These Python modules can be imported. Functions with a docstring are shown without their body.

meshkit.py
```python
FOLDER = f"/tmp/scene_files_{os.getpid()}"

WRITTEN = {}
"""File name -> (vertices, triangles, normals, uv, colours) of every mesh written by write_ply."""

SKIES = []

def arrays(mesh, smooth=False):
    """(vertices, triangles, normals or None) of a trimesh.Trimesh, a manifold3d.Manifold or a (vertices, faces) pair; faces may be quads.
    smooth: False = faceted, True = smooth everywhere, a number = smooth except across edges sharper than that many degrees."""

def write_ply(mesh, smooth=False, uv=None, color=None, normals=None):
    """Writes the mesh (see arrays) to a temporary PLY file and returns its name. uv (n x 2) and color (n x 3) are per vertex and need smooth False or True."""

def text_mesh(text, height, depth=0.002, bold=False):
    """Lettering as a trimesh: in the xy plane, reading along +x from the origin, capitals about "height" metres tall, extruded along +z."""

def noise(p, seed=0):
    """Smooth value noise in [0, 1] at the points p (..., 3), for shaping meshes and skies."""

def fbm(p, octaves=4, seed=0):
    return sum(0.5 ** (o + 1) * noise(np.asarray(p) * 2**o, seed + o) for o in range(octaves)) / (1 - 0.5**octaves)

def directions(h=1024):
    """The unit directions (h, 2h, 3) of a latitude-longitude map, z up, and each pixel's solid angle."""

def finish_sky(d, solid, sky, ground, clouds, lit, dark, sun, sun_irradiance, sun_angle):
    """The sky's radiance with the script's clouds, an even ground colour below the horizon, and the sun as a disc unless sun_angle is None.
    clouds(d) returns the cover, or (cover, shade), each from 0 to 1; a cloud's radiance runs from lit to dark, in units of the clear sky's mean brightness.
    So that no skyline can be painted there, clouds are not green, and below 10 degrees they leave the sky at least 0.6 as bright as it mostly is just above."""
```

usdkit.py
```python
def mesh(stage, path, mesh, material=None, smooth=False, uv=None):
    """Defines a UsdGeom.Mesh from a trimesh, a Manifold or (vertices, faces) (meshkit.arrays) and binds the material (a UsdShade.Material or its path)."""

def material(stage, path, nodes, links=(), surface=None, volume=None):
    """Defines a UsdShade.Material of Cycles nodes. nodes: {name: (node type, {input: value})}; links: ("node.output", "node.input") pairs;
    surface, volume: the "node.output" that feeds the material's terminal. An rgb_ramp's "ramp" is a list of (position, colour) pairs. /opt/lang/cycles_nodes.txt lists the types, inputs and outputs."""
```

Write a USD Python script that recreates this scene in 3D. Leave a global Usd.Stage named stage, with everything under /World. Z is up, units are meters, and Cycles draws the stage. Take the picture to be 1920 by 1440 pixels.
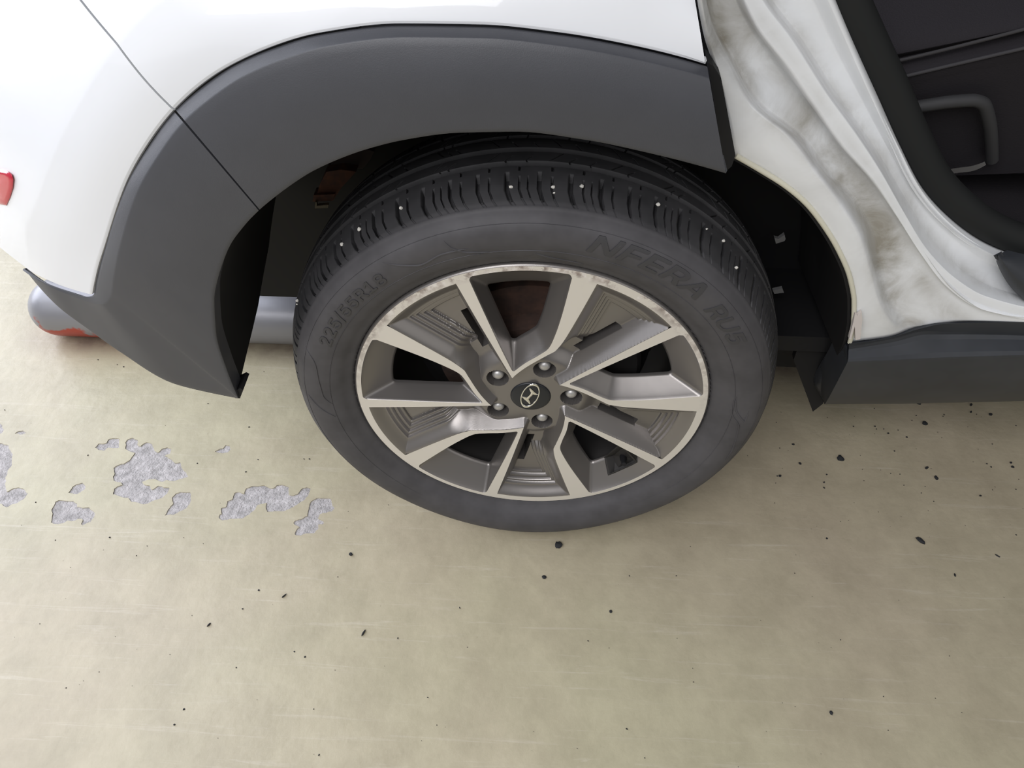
import math, random
import numpy as np, trimesh, shapely, usdkit, meshkit
from shapely.geometry import Polygon, LineString, Point
from scipy.interpolate import CubicSpline, PchipInterpolator
from scipy.spatial import cKDTree
from pxr import Usd, UsdGeom, UsdLux, UsdShade, Gf, Sdf, Vt

random.seed(7); RNG = np.random.default_rng(7)
PI = math.pi
stage = Usd.Stage.CreateInMemory()
UsdGeom.SetStageUpAxis(stage, UsdGeom.Tokens.z); UsdGeom.SetStageMetersPerUnit(stage, 1.0)
UsdGeom.Xform.Define(stage, '/World')

# ------------------------------------------------------------------ camera (a phone held about 1.16 m above the floor)
F = 1440.0
CAM = np.array([0.01003789, -0.70562664, 1.15683434]); PITCH, YAW, ROLL = 0.83019076, -0.05054479, 0.00133731
fw = np.array([math.sin(YAW) * math.cos(PITCH), math.cos(YAW) * math.cos(PITCH), -math.sin(PITCH)])
rt = np.cross(fw, [0, 0, 1]); rt /= np.linalg.norm(rt); up = np.cross(rt, fw)
rt, up = rt * math.cos(ROLL) + up * math.sin(ROLL), -rt * math.sin(ROLL) + up * math.cos(ROLL)
cam = UsdGeom.Camera.Define(stage, '/World/camera')
M = Gf.Matrix4d(*rt, 0, *up, 0, *(-fw), 0, *CAM, 1)
cam.AddTransformOp().Set(M)
cam.CreateHorizontalApertureAttr(36.0); cam.CreateVerticalApertureAttr(27.0); cam.CreateFocalLengthAttr(36.0 * F / 1920)
cam.CreateClippingRangeAttr(Gf.Vec2f(0.02, 100))
cam.CreateExposureAttr(0.0)

# ------------------------------------------------------------------ light: an overcast sky, daylight panels left and behind the car, added near-side fill
dome = UsdLux.DomeLight.Define(stage, '/World/sky'); dome.CreateIntensityAttr(0.06); dome.CreateColorAttr(Gf.Vec3f(0.95, 0.97, 1.0))
def rect(name, pos, target, w, h, inten, col):
    l = UsdLux.RectLight.Define(stage, '/World/' + name); l.CreateWidthAttr(w); l.CreateHeightAttr(h); l.CreateIntensityAttr(inten); l.CreateColorAttr(Gf.Vec3f(*col))
    p, t = np.array(pos, float), np.array(target, float); z = (p - t) / np.linalg.norm(p - t); x = np.cross([0, 0, 1], z); x /= np.linalg.norm(x); y = np.cross(z, x)
    l.AddTransformOp().Set(Gf.Matrix4d(*x, 0, *y, 0, *z, 0, *p, 1))
rect('daylight_left', (-2.1, 0.35, 2.5), (-0.2, 0.0, 0.3), 2.4, 2.0, 3.3, (0.93, 0.97, 1.08))
rect('daylight_behind_car', (-3.4, 1.4, 1.3), (-0.5, 0.0, 0.2), 2.6, 1.8, 5.6, (0.94, 0.97, 1.08))
rect('fill_near_left', (-2.4, -2.0, 1.9), (0, 0, 0.3), 2.6, 2.0, 0.6, (0.97, 0.98, 1.03))  # this and the next two are added fill panels on the camera side
rect('fill_near', (-1.0, -2.3, 3.1), (0, 0, 0.3), 2.4, 2.0, 5.8, (0.99, 0.98, 1.0))
rect('fill_near_right', (2.4, -2.0, 1.9), (0, 0, 0.3), 2.6, 2.0, 0.7, (1.0, 0.97, 0.93))

# ------------------------------------------------------------------ helpers
zc = 0.346                                   # height of the wheel's axle
def at(px, py, Y):
    """The point of the vertical plane y = Y that the photograph shows at this pixel."""
    d = fw + rt * ((px - 960) / F) + up * ((720 - py) / F)
    return CAM + d * ((Y - CAM[1]) / d[1])
def ground(px, py, z=0.0):
    d = fw + rt * ((px - 960) / F) + up * ((720 - py) / F)
    return CAM + d * ((z - CAM[2]) / d[2])
def project(P):
    d = np.asarray(P) - CAM; w = d @ fw
    return np.stack([960 + F * (d @ rt) / w, 720 - F * (d @ up) / w], -1)
used = {}
def numbered(path):
    k = used.get(path, 0); used[path] = k + 1
    return path if k == 0 else f'{path}_{k:03d}'
def obj(name, mesh, mat, parent='/World', smooth=35, label=None):
    path = numbered(f'{parent if isinstance(parent, str) else parent.GetPath()}/{name}')
    p = usdkit.mesh(stage, path, mesh, mat, smooth).GetPrim()
    if label: p.SetCustomDataByKey('label', label)
    return p
def tag(p, label=None, cat=None, group=None, kind=None):
    for k, v in (('label', label), ('category', cat), ('group', group), ('kind', kind)):
        if v: p.SetCustomDataByKey(k, v)
    return p
def thing(name, loc, label, cat, group=None):
    x = UsdGeom.Xform.Define(stage, numbered('/World/' + name)); x.AddTranslateOp().Set(Gf.Vec3d(*map(float, loc)))
    return tag(x.GetPrim(), label, cat, group)
def grid(P, closed_u=False):
    P = np.asarray(P); n, m = P.shape[:2]; i, j = np.meshgrid(np.arange(n - (not closed_u)), np.arange(m - 1), indexing='ij')
    i2 = (i + 1) % n
    q = np.stack([i * m + j, i * m + j + 1, i2 * m + j + 1, i2 * m + j], -1).reshape(-1, 4)
    return P.reshape(-1, 3), np.vstack([q[:, [0, 1, 2]], q[:, [0, 2, 3]]])
def cat_(*ms):
    vs, fs, k = [], [], 0
    for m in ms:
        v, f = (np.array(m.vertices), np.array(m.faces)) if hasattr(m, 'faces') else m
        vs.append(v); fs.append(np.asarray(f) + k); k += len(v)
    return np.vstack(vs), np.vstack(fs)
def grid_normals(P):
    a, b = np.gradient(P, axis=0), np.gradient(P, axis=1); n = np.cross(a, b); n /= np.linalg.norm(n, axis=-1, keepdims=True) + 1e-12
    return n
def slab(P, off):
    """A grid surface given thickness: off is a vector, or a number along the normals that point away from the camera."""
    P = np.asarray(P)
    if np.ndim(off) == 0:
        n = grid_normals(P); s = np.sign(((P - CAM) * n).sum(-1).mean()); Q = P + n * s * off
    else: Q = P + np.asarray(off)
    n, m = P.shape[:2]; v0, f0 = grid(P); v1, f1 = grid(Q); k = n * m
    idx = np.arange(k).reshape(n, m); loop = np.concatenate([idx[:, 0], idx[-1, 1:], idx[-2::-1, -1], idx[0, -2:0:-1]])
    nx = np.roll(loop, -1); side = np.vstack([np.c_[loop, nx, nx + k], np.c_[loop, nx + k, loop + k]])
    t = trimesh.Trimesh(np.vstack([v0, v1]), np.vstack([f0, f1[:, ::-1] + k, side]), process=False)
    t.fix_normals(); return t
def resample(pts, n, smooth=True, key=None):
    pts = np.asarray(pts, float); d = np.r_[0, np.cumsum(np.linalg.norm(np.diff(pts, axis=0), axis=1))]; d /= d[-1]
    t = np.linspace(0, 1, n)
    return (PchipInterpolator(d, pts) if smooth else (lambda t: np.stack([np.interp(t, d, c) for c in pts.T], -1)))(t)
def rows_to_grid(rows, n, m, smooth=True):
    """rows: curves of (px, py, Y); each is resampled to n points, then m rows are interpolated across them."""
    R = np.array([[at(*q) for q in resample(r, n)] for r in rows])
    d = np.r_[0, np.cumsum(np.linalg.norm(np.diff(R, axis=0), axis=2).mean(1))]; d /= d[-1]
    t = np.unique(np.r_[np.linspace(0, 1, m), d])
    return (PchipInterpolator(d, R) if smooth else (lambda t: np.stack([[np.interp(t, d, R[:, i, k]) for k in range(3)] for i in range(n)], 1).transpose(2, 1, 0)))(t)
def onward(P, dx=.9):
    """Carries a surface's front end on along the car, past the picture's edge."""
    return np.concatenate([P, P[:, -1:] + [dx * .5, 0, 0], P[:, -1:] + [dx, 0, 0]], 1)
def tube(pts, r, sides=10, closed=False, flat=None):
    p = np.asarray(pts, float); n = len(p)
    t = np.roll(p, -1, 0) - np.roll(p, 1, 0) if closed else np.gradient(p, axis=0)
    t /= np.linalg.norm(t, axis=1, keepdims=True); ref = np.array([0, 1.0, 0]) if abs(t[:, 1]).max() < 0.9 else np.array([0.3, 0.2, 0.93])
    a = np.cross(t, ref); a /= np.linalg.norm(a, axis=1, keepdims=True); b = np.cross(t, a); ang = np.arange(sides) * 2 * PI / sides
    rr = np.broadcast_to(r, (n,))[:, None, None]
    v = p[:, None] + rr * (np.cos(ang)[None, :, None] * a[:, None] + (flat or 1) * np.sin(ang)[None, :, None] * b[:, None])
    i, j = np.meshgrid(np.arange(n if closed else n - 1), np.arange(sides), indexing='ij'); i2 = (i + 1) % n; j2 = (j + 1) % sides
    q = np.stack([i * sides + j, i * sides + j2, i2 * sides + j2, i2 * sides + j], -1).reshape(-1, 4); f = np.vstack([q[:, [0, 1, 2]], q[:, [0, 2, 3]]]); v = v.reshape(-1, 3)
    if not closed:
        k = len(v); v = np.vstack([v, p[0], p[-1]]); j = np.arange(sides); j2 = (j + 1) % sides
        f = np.vstack([f, np.c_[np.full(sides, k), j2, j], np.c_[np.full(sides, k + 1), (n - 1) * sides + j, (n - 1) * sides + j2]])
    return v, f
def lathe(prof, n=96, a0=0, a1=2 * PI):
    """prof: (r, Y) pairs turned about the wheel's axle."""
    pr = np.asarray(prof, float); full = abs(a1 - a0 - 2 * PI) < 1e-6; th = np.linspace(a0, a1, n, endpoint=not full)
    P = np.stack([pr[None, :, 0] * np.sin(th)[:, None], np.broadcast_to(pr[None, :, 1], (n, len(pr))), zc + pr[None, :, 0] * np.cos(th)[:, None]], -1)
    return grid(P, full)
def prism(pxpoly, Y, depth, smooth=0):
    """A plate traced at its own distance Y, with real thickness going into the car."""
    pts = np.array([at(x, y, Y) for x, y in pxpoly]); m = trimesh.creation.extrude_polygon(Polygon(pts[:, [0, 2]]).buffer(0), depth, engine='earcut')
    v = np.array(m.vertices); return trimesh.Trimesh(np.c_[v[:, 0], Y + v[:, 2], v[:, 1]], m.faces[:, ::-1], process=False)
def box(x0, x1, y0, y1, z0, z1, r=0.0):
    m = trimesh.creation.box([x1 - x0, y1 - y0, z1 - z0]); m.apply_translation([(x0 + x1) / 2, (y0 + y1) / 2, (z0 + z1) / 2]); return m
def ss(a, b, x):
    t = np.clip((x - a) / (b - a), 0, 1); return t * t * (3 - 2 * t)

# ------------------------------------------------------------------ materials
L = '/World/Looks/'
def plain(name, col, rough=0.5, metal=0.0, var=0.0, vscale=30, bump=0.0, bscale=300, coat=0.0, spec=0.5, col2=None, bdist=0.002):
    nodes = {'p': ('principled_bsdf', {'base_color': col, 'roughness': rough, 'metallic': metal, 'coat_weight': coat, 'specular_ior_level': spec}), 'g': ('geometry', {})}; links = []
    if var or col2:
        c2 = col2 or tuple(c * (1 - var) for c in col)
        nodes['n'] = ('noise_texture', {'scale': vscale, 'detail': 5, 'roughness': 0.6}); nodes['r'] = ('rgb_ramp', {'ramp': [(0.3, c2), (0.68, col)]})
        links += [('g.position', 'n.vector'), ('n.fac', 'r.fac'), ('r.color', 'p.base_color')]
    if bump:
        nodes['bn'] = ('noise_texture', {'scale': bscale, 'detail': 3}); nodes['b'] = ('bump', {'strength': bump, 'distance': bdist})
        links += [('g.position', 'bn.vector'), ('bn.fac', 'b.height'), ('b.normal', 'p.normal')]
    return usdkit.material(stage, L + name, nodes, links, surface='p.BSDF')
white = plain('white_paint', (0.78, 0.795, 0.82), 0.3, coat=0.6)
clad = plain('grey_plastic', (0.062, 0.064, 0.073), 0.44, var=0.1, vscale=14, bump=0.12, bscale=900, bdist=0.001)
sillm = plain('blue_grey_plastic', (0.040, 0.044, 0.052), 0.5, var=0.35, vscale=10)
black = plain('black_plastic', (0.012, 0.012, 0.013), 0.65, spec=0.3)
fabric = plain('dark_fabric', (0.020, 0.018, 0.021), 0.85, spec=0.2, bump=0.3, bscale=600)
# black tread, dustier sidewall
rubber = usdkit.material(stage, L + 'rubber', {'g': ('geometry', {}), 'x': ('separate_xyz', {}), 'y': ('math', {'math_type': 'multiply_add', 'value2': 10.0, 'value3': 0.3}), 'm': ('rgb_ramp', {'ramp': [(0.29, (1, 1, 1)), (0.40, (0, 0, 0))]}),
    'n': ('noise_texture', {'scale': 22, 'detail': 5, 'roughness': 0.6}), 'r': ('rgb_ramp', {'ramp': [(0.3, (0.028, 0.028, 0.030)), (0.68, (0.046, 0.045, 0.048))]}), 'd': ('rgb_ramp', {'ramp': [(0.3, (0.056, 0.054, 0.058)), (0.70, (0.084, 0.081, 0.087))]}),
    'c': ('mix', {}), 'p': ('principled_bsdf', {'roughness': 0.6, 'specular_ior_level': 0.4})},
    [('g.position', 'x.vector'), ('x.y', 'y.value1'), ('y.value', 'm.fac'), ('g.position', 'n.vector'), ('n.fac', 'r.fac'), ('n.fac', 'd.fac'), ('m.color', 'c.fac'), ('r.color', 'c.color1'), ('d.color', 'c.color2'), ('c.color', 'p.base_color')], surface='p.BSDF')
rubber2 = plain('letter_rubber', (0.052, 0.051, 0.054), 0.5, spec=0.4)
seal = plain('seal_rubber', (0.013, 0.014, 0.014), 0.7, spec=0.3)
grey_alloy = plain('grey_alloy_paint', (0.25, 0.235, 0.225), 0.33, 0.7)
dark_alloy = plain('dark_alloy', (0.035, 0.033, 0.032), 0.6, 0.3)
chrome = plain('chrome', (0.85, 0.84, 0.80), 0.15, 1.0)
steel = plain('lug_steel', (0.55, 0.54, 0.53), 0.42, 0.7)
capblack = plain('cap_black', (0.012, 0.014, 0.018), 0.35)
rust = plain('rusty_disc', (0.10, 0.055, 0.04), 0.8, 0.2, col2=(0.04, 0.028, 0.024), vscale=40)
brown = plain('rusty_steel', (0.20, 0.085, 0.05), 0.85, col2=(0.10, 0.055, 0.045), vscale=60)
clipgrey = plain('clip_grey', (0.17, 0.17, 0.17), 0.6)
red = plain('red_lens', (0.50, 0.012, 0.04), 0.2, coat=1.0)
gritm = plain('black_grit', (0.018, 0.019, 0.021), 0.8)
pebblem = plain('pale_stone', (0.70, 0.68, 0.63), 0.8)
concrete = plain('bare_concrete', (0.57, 0.54, 0.535), 0.9, col2=(0.31, 0.295, 0.29), vscale=75, bump=0.8, bscale=260, bdist=0.004)
tubem = usdkit.material(stage, L + 'tube_paint', {
    'g': ('geometry', {}), 'x': ('separate_xyz', {}), 'n': ('noise_texture', {'scale': 26, 'detail': 5}), 'a': ('math', {'math_type': 'multiply_add', 'value2': 0.16, 'value3': -0.08}),
    'zz': ('math', {'math_type': 'add'}), 'm': ('rgb_ramp', {'ramp': [(0.044, (1, 1, 1)), (0.056, (0, 0, 0))]}), 'xm': ('math', {'math_type': 'less_than', 'value2': -0.80}), 'mm': ('math', {'math_type': 'multiply'}),
    'mix': ('mix', {'color1': (0.27, 0.27, 0.29), 'color2': (0.42, 0.06, 0.035)}), 'p': ('principled_bsdf', {'roughness': 0.38, 'metallic': 0.35})},
    [('g.position', 'x.vector'), ('g.position', 'n.vector'), ('n.fac', 'a.value1'), ('x.z', 'zz.value1'), ('a.value', 'zz.value2'), ('zz.value', 'm.fac'), ('x.x', 'xm.value1'), ('m.color', 'mm.value1'), ('xm.value', 'mm.value2'),
     ('mm.value', 'mix.fac'), ('mix.color', 'p.base_color')], surface='p.BSDF')
# machined silver lip with kerb rash: brown bare patches and pale scuffs near the lip
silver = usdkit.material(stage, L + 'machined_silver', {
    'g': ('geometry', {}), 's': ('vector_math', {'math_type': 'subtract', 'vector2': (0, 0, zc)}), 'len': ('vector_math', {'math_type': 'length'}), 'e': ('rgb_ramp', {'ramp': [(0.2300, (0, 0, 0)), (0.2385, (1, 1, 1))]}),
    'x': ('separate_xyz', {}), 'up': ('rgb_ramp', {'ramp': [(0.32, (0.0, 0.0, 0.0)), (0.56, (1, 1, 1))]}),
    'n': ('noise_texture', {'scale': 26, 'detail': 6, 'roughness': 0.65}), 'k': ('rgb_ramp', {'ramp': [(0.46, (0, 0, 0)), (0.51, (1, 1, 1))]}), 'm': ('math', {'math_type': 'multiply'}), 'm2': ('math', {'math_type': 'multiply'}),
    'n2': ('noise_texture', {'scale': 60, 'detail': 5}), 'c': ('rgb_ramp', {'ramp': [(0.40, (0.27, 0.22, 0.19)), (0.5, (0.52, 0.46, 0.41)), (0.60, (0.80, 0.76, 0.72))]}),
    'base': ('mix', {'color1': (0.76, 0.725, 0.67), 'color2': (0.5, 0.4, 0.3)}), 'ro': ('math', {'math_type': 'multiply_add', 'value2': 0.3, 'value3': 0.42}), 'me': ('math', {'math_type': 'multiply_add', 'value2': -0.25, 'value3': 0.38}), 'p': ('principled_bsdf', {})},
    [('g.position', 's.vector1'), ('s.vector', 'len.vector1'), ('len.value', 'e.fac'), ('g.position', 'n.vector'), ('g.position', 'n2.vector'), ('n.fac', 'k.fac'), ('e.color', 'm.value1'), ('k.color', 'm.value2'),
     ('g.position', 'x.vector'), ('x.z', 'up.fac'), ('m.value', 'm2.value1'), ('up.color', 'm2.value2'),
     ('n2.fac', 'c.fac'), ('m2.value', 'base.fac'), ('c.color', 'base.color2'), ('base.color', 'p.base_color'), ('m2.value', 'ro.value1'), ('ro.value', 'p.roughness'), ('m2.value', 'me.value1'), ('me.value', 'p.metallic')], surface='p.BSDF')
jambm = usdkit.material(stage, L + 'dirty_white_paint', {
    'a': ('attribute', {'attribute': 'dirt_and_shade'}), 'g': ('geometry', {}), 'n': ('noise_texture', {'scale': 16, 'detail': 7, 'roughness': 0.65, 'distortion': 0.6}), 'r': ('rgb_ramp', {'ramp': [(0.30, (0.15, 0.15, 0.15)), (0.66, (1, 1, 1))]}),
    'm': ('math', {'math_type': 'multiply'}), 'mix': ('mix', {'color1': (0.84, 0.86, 0.88), 'color2': (0.30, 0.28, 0.235)}), 'p': ('principled_bsdf', {'roughness': 0.32, 'coat_weight': 0.3})},
    [('g.position', 'n.vector'), ('n.fac', 'r.fac'), ('a.fac', 'm.value1'), ('r.color', 'm.value2'), ('m.value', 'mix.fac'), ('mix.color', 'p.base_color')], surface='p.BSDF')
# worn floor paint: warm beige drifting to a yellow green, faint scrapes along x
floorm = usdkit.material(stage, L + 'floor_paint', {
    'g': ('geometry', {}), 'n': ('noise_texture', {'scale': 1.1, 'detail': 5, 'roughness': 0.55, 'distortion': 0.4}), 'r': ('rgb_ramp', {'ramp': [(0.36, (0.50, 0.432, 0.315)), (0.62, (0.48, 0.44, 0.30))]}),
    'n2': ('noise_texture', {'scale': 9, 'detail': 8, 'roughness': 0.7}), 'r2': ('rgb_ramp', {'ramp': [(0.30, (0.80, 0.79, 0.78)), (0.62, (1.0, 1.0, 1.0))]}), 'm': ('mix', {'mix_type': 'multiply', 'fac': 1.0}),
    'mp': ('mapping', {'scale': (1.6, 34, 1)}), 'n3': ('noise_texture', {'scale': 2.4, 'detail': 6, 'roughness': 0.75, 'distortion': 0.7}), 'r3': ('rgb_ramp', {'ramp': [(0.57, (0, 0, 0)), (0.74, (1, 1, 1))]}),
    'm3': ('mix', {'color2': (0.66, 0.61, 0.52)}), 'f3': ('math', {'math_type': 'multiply', 'value2': 0.45}),
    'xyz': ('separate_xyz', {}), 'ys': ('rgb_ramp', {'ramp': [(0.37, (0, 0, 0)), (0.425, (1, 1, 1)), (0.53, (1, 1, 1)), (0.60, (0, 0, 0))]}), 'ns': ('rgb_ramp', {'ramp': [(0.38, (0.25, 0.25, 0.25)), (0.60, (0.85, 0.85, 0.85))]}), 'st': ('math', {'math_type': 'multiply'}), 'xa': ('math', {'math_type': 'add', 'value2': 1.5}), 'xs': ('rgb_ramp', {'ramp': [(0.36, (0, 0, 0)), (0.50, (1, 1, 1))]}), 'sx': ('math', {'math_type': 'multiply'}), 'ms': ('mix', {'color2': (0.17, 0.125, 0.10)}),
    'n4': ('noise_texture', {'scale': 45, 'detail': 4}), 'b': ('bump', {'strength': 0.25, 'distance': 0.004}), 'p': ('principled_bsdf', {'roughness': 0.42, 'specular_ior_level': 0.5, 'coat_weight': 0.35, 'coat_roughness': 0.38})},
    [('g.position', 'n.vector'), ('n.fac', 'r.fac'), ('g.position', 'n2.vector'), ('n2.fac', 'r2.fac'), ('r.color', 'm.color1'), ('r2.color', 'm.color2'), ('g.position', 'mp.vector'), ('mp.vector', 'n3.vector'), ('n3.fac', 'r3.fac'), ('r3.color', 'f3.value1'),
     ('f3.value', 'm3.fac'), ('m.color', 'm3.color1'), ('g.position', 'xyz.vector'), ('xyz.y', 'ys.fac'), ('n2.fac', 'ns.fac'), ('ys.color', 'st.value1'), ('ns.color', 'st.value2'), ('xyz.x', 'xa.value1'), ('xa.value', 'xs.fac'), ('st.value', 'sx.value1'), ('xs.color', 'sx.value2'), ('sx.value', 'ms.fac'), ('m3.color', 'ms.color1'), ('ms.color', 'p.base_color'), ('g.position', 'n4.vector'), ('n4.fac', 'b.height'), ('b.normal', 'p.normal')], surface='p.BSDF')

# ------------------------------------------------------------------ floor: bare slab, and a coat of paint that has flaked off in patches
def z3(pts): return [(x / 3.0, 780 + y / 3.0) for x, y in pts]
patches = [z3(p) for p in (
    [(-60,150),(10,152),(45,165),(55,190),(70,215),(68,270),(45,310),(33,345),(30,400),(40,425),(75,408),(115,403),(140,415),(155,435),(140,460),(100,490),(60,503),(35,515),(0,495),(-60,480)],
    [(-60,40),(-5,40),(12,55),(20,80),(8,102),(-60,100)],
    [(84,98),(105,85),(130,83),(150,93),(128,102),(105,103)],
    [(535,178),(555,158),(600,152),(612,130),(635,125),(672,127),(668,160),(672,180),(640,182),(605,178),(585,198),(560,192)],
    [(706,150),(720,130),(745,122),(775,135),(772,160),(790,172),(802,158),(830,148),(860,155),(863,185),(890,205),(915,182),(940,177),(962,188),(955,215),(925,222),(950,240),(985,262),(1015,262),(1022,295),(1050,320),(1060,340),(1020,352),(980,368),(940,362),(905,370),(870,355),(830,360),(795,372),(815,385),(845,392),(850,412),(870,408),(890,392),(925,400),(960,405),(945,430),(915,460),(880,470),(850,482),(820,498),(780,492),(740,478),(720,462),(690,458),(650,445),(635,438),(640,410),(665,395),(690,390),(680,372),(640,368),(634,345),(645,320),(640,290),(660,275),(700,265),(740,235),(760,208),(735,200),(708,190)],
    [(386,430),(400,408),(430,385),(460,376),(482,388),(480,410),(455,430),(430,442)],
    [(285,600),(295,545),(290,530),(310,485),(330,475),(410,478),(435,490),(435,512),(460,518),(500,516),(528,535),(533,560),(515,592),(490,602),(470,612),(460,608),(462,580),(440,575),(420,592),(380,590),(355,605),(310,606)],
    [(930,556),(950,525),(972,490),(968,460),(985,435),(1020,425),(1065,430),(1075,445),(1068,490),(1050,520),(1010,538),(985,552)],
    [(1208,203),(1230,188),(1255,180),(1270,162),(1290,165),(1300,185),(1285,205),(1250,208)],
    [(1230,570),(1232,555),(1245,550),(1240,520),(1275,510),(1275,480),(1310,465),(1320,430),(1345,425),(1372,440),(1385,405),(1420,395),(1490,393),(1530,408),(1560,390),(1600,388),(1625,400),(1625,440),(1650,452),(1675,440),(1690,415),(1720,398),(1745,408),(1740,445),(1700,480),(1650,510),(1600,535),(1500,537),(1492,510),(1500,490),(1450,500),(1430,530),(1390,560),(1360,578),(1290,580),(1245,586)],
    [(1648,600),(1665,583),(1700,580),(1728,560),(1738,510),(1755,475),(1785,460),(1860,460),(1868,480),(1865,505),(1882,515),(1870,535),(1830,545),(1795,552),(1790,575),(1825,600),(1815,610),(1790,605),(1788,640),(1765,662),(1720,660),(1690,672),(1660,668),(1668,640),(1685,625),(1655,612)])]
def rough_poly(pts, amp=0.0022):
    q = np.array([ground(x, y)[:2] for x, y in pts]); ring = LineString(np.vstack([q, q[:1]])); s = np.arange(0, ring.length, 0.0032)
    p = np.array([ring.interpolate(d).coords[0] for d in s]); a = meshkit.fbm(np.c_[p * 160, np.zeros(len(p))], 3, 3) - 0.5; b = meshkit.fbm(np.c_[p * 160, np.full(len(p), 7.0)], 3, 9) - 0.5
    return Polygon(p + np.c_[a, b] * 2 * amp).buffer(0)
holes = shapely.unary_union([rough_poly(p) for p in patches])
floor = obj('floor', box(-5, 5, -4, 6, -0.12, -0.0016), concrete, smooth=False); tag(floor, 'bare grey concrete floor slab under the flaking beige paint', kind='structure')
sheet = shapely.box(-5, -4, 5, 6).difference(holes.intersection(shapely.box(-4, -3, 4, 5)))
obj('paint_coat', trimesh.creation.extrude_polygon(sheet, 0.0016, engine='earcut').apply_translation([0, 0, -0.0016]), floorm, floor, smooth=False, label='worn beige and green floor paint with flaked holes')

# ================================================================== THE CAR
car = thing('car', (0, 0, 0), 'white car with dark grey wheel arch cladding and its rear door open', 'car')

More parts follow.
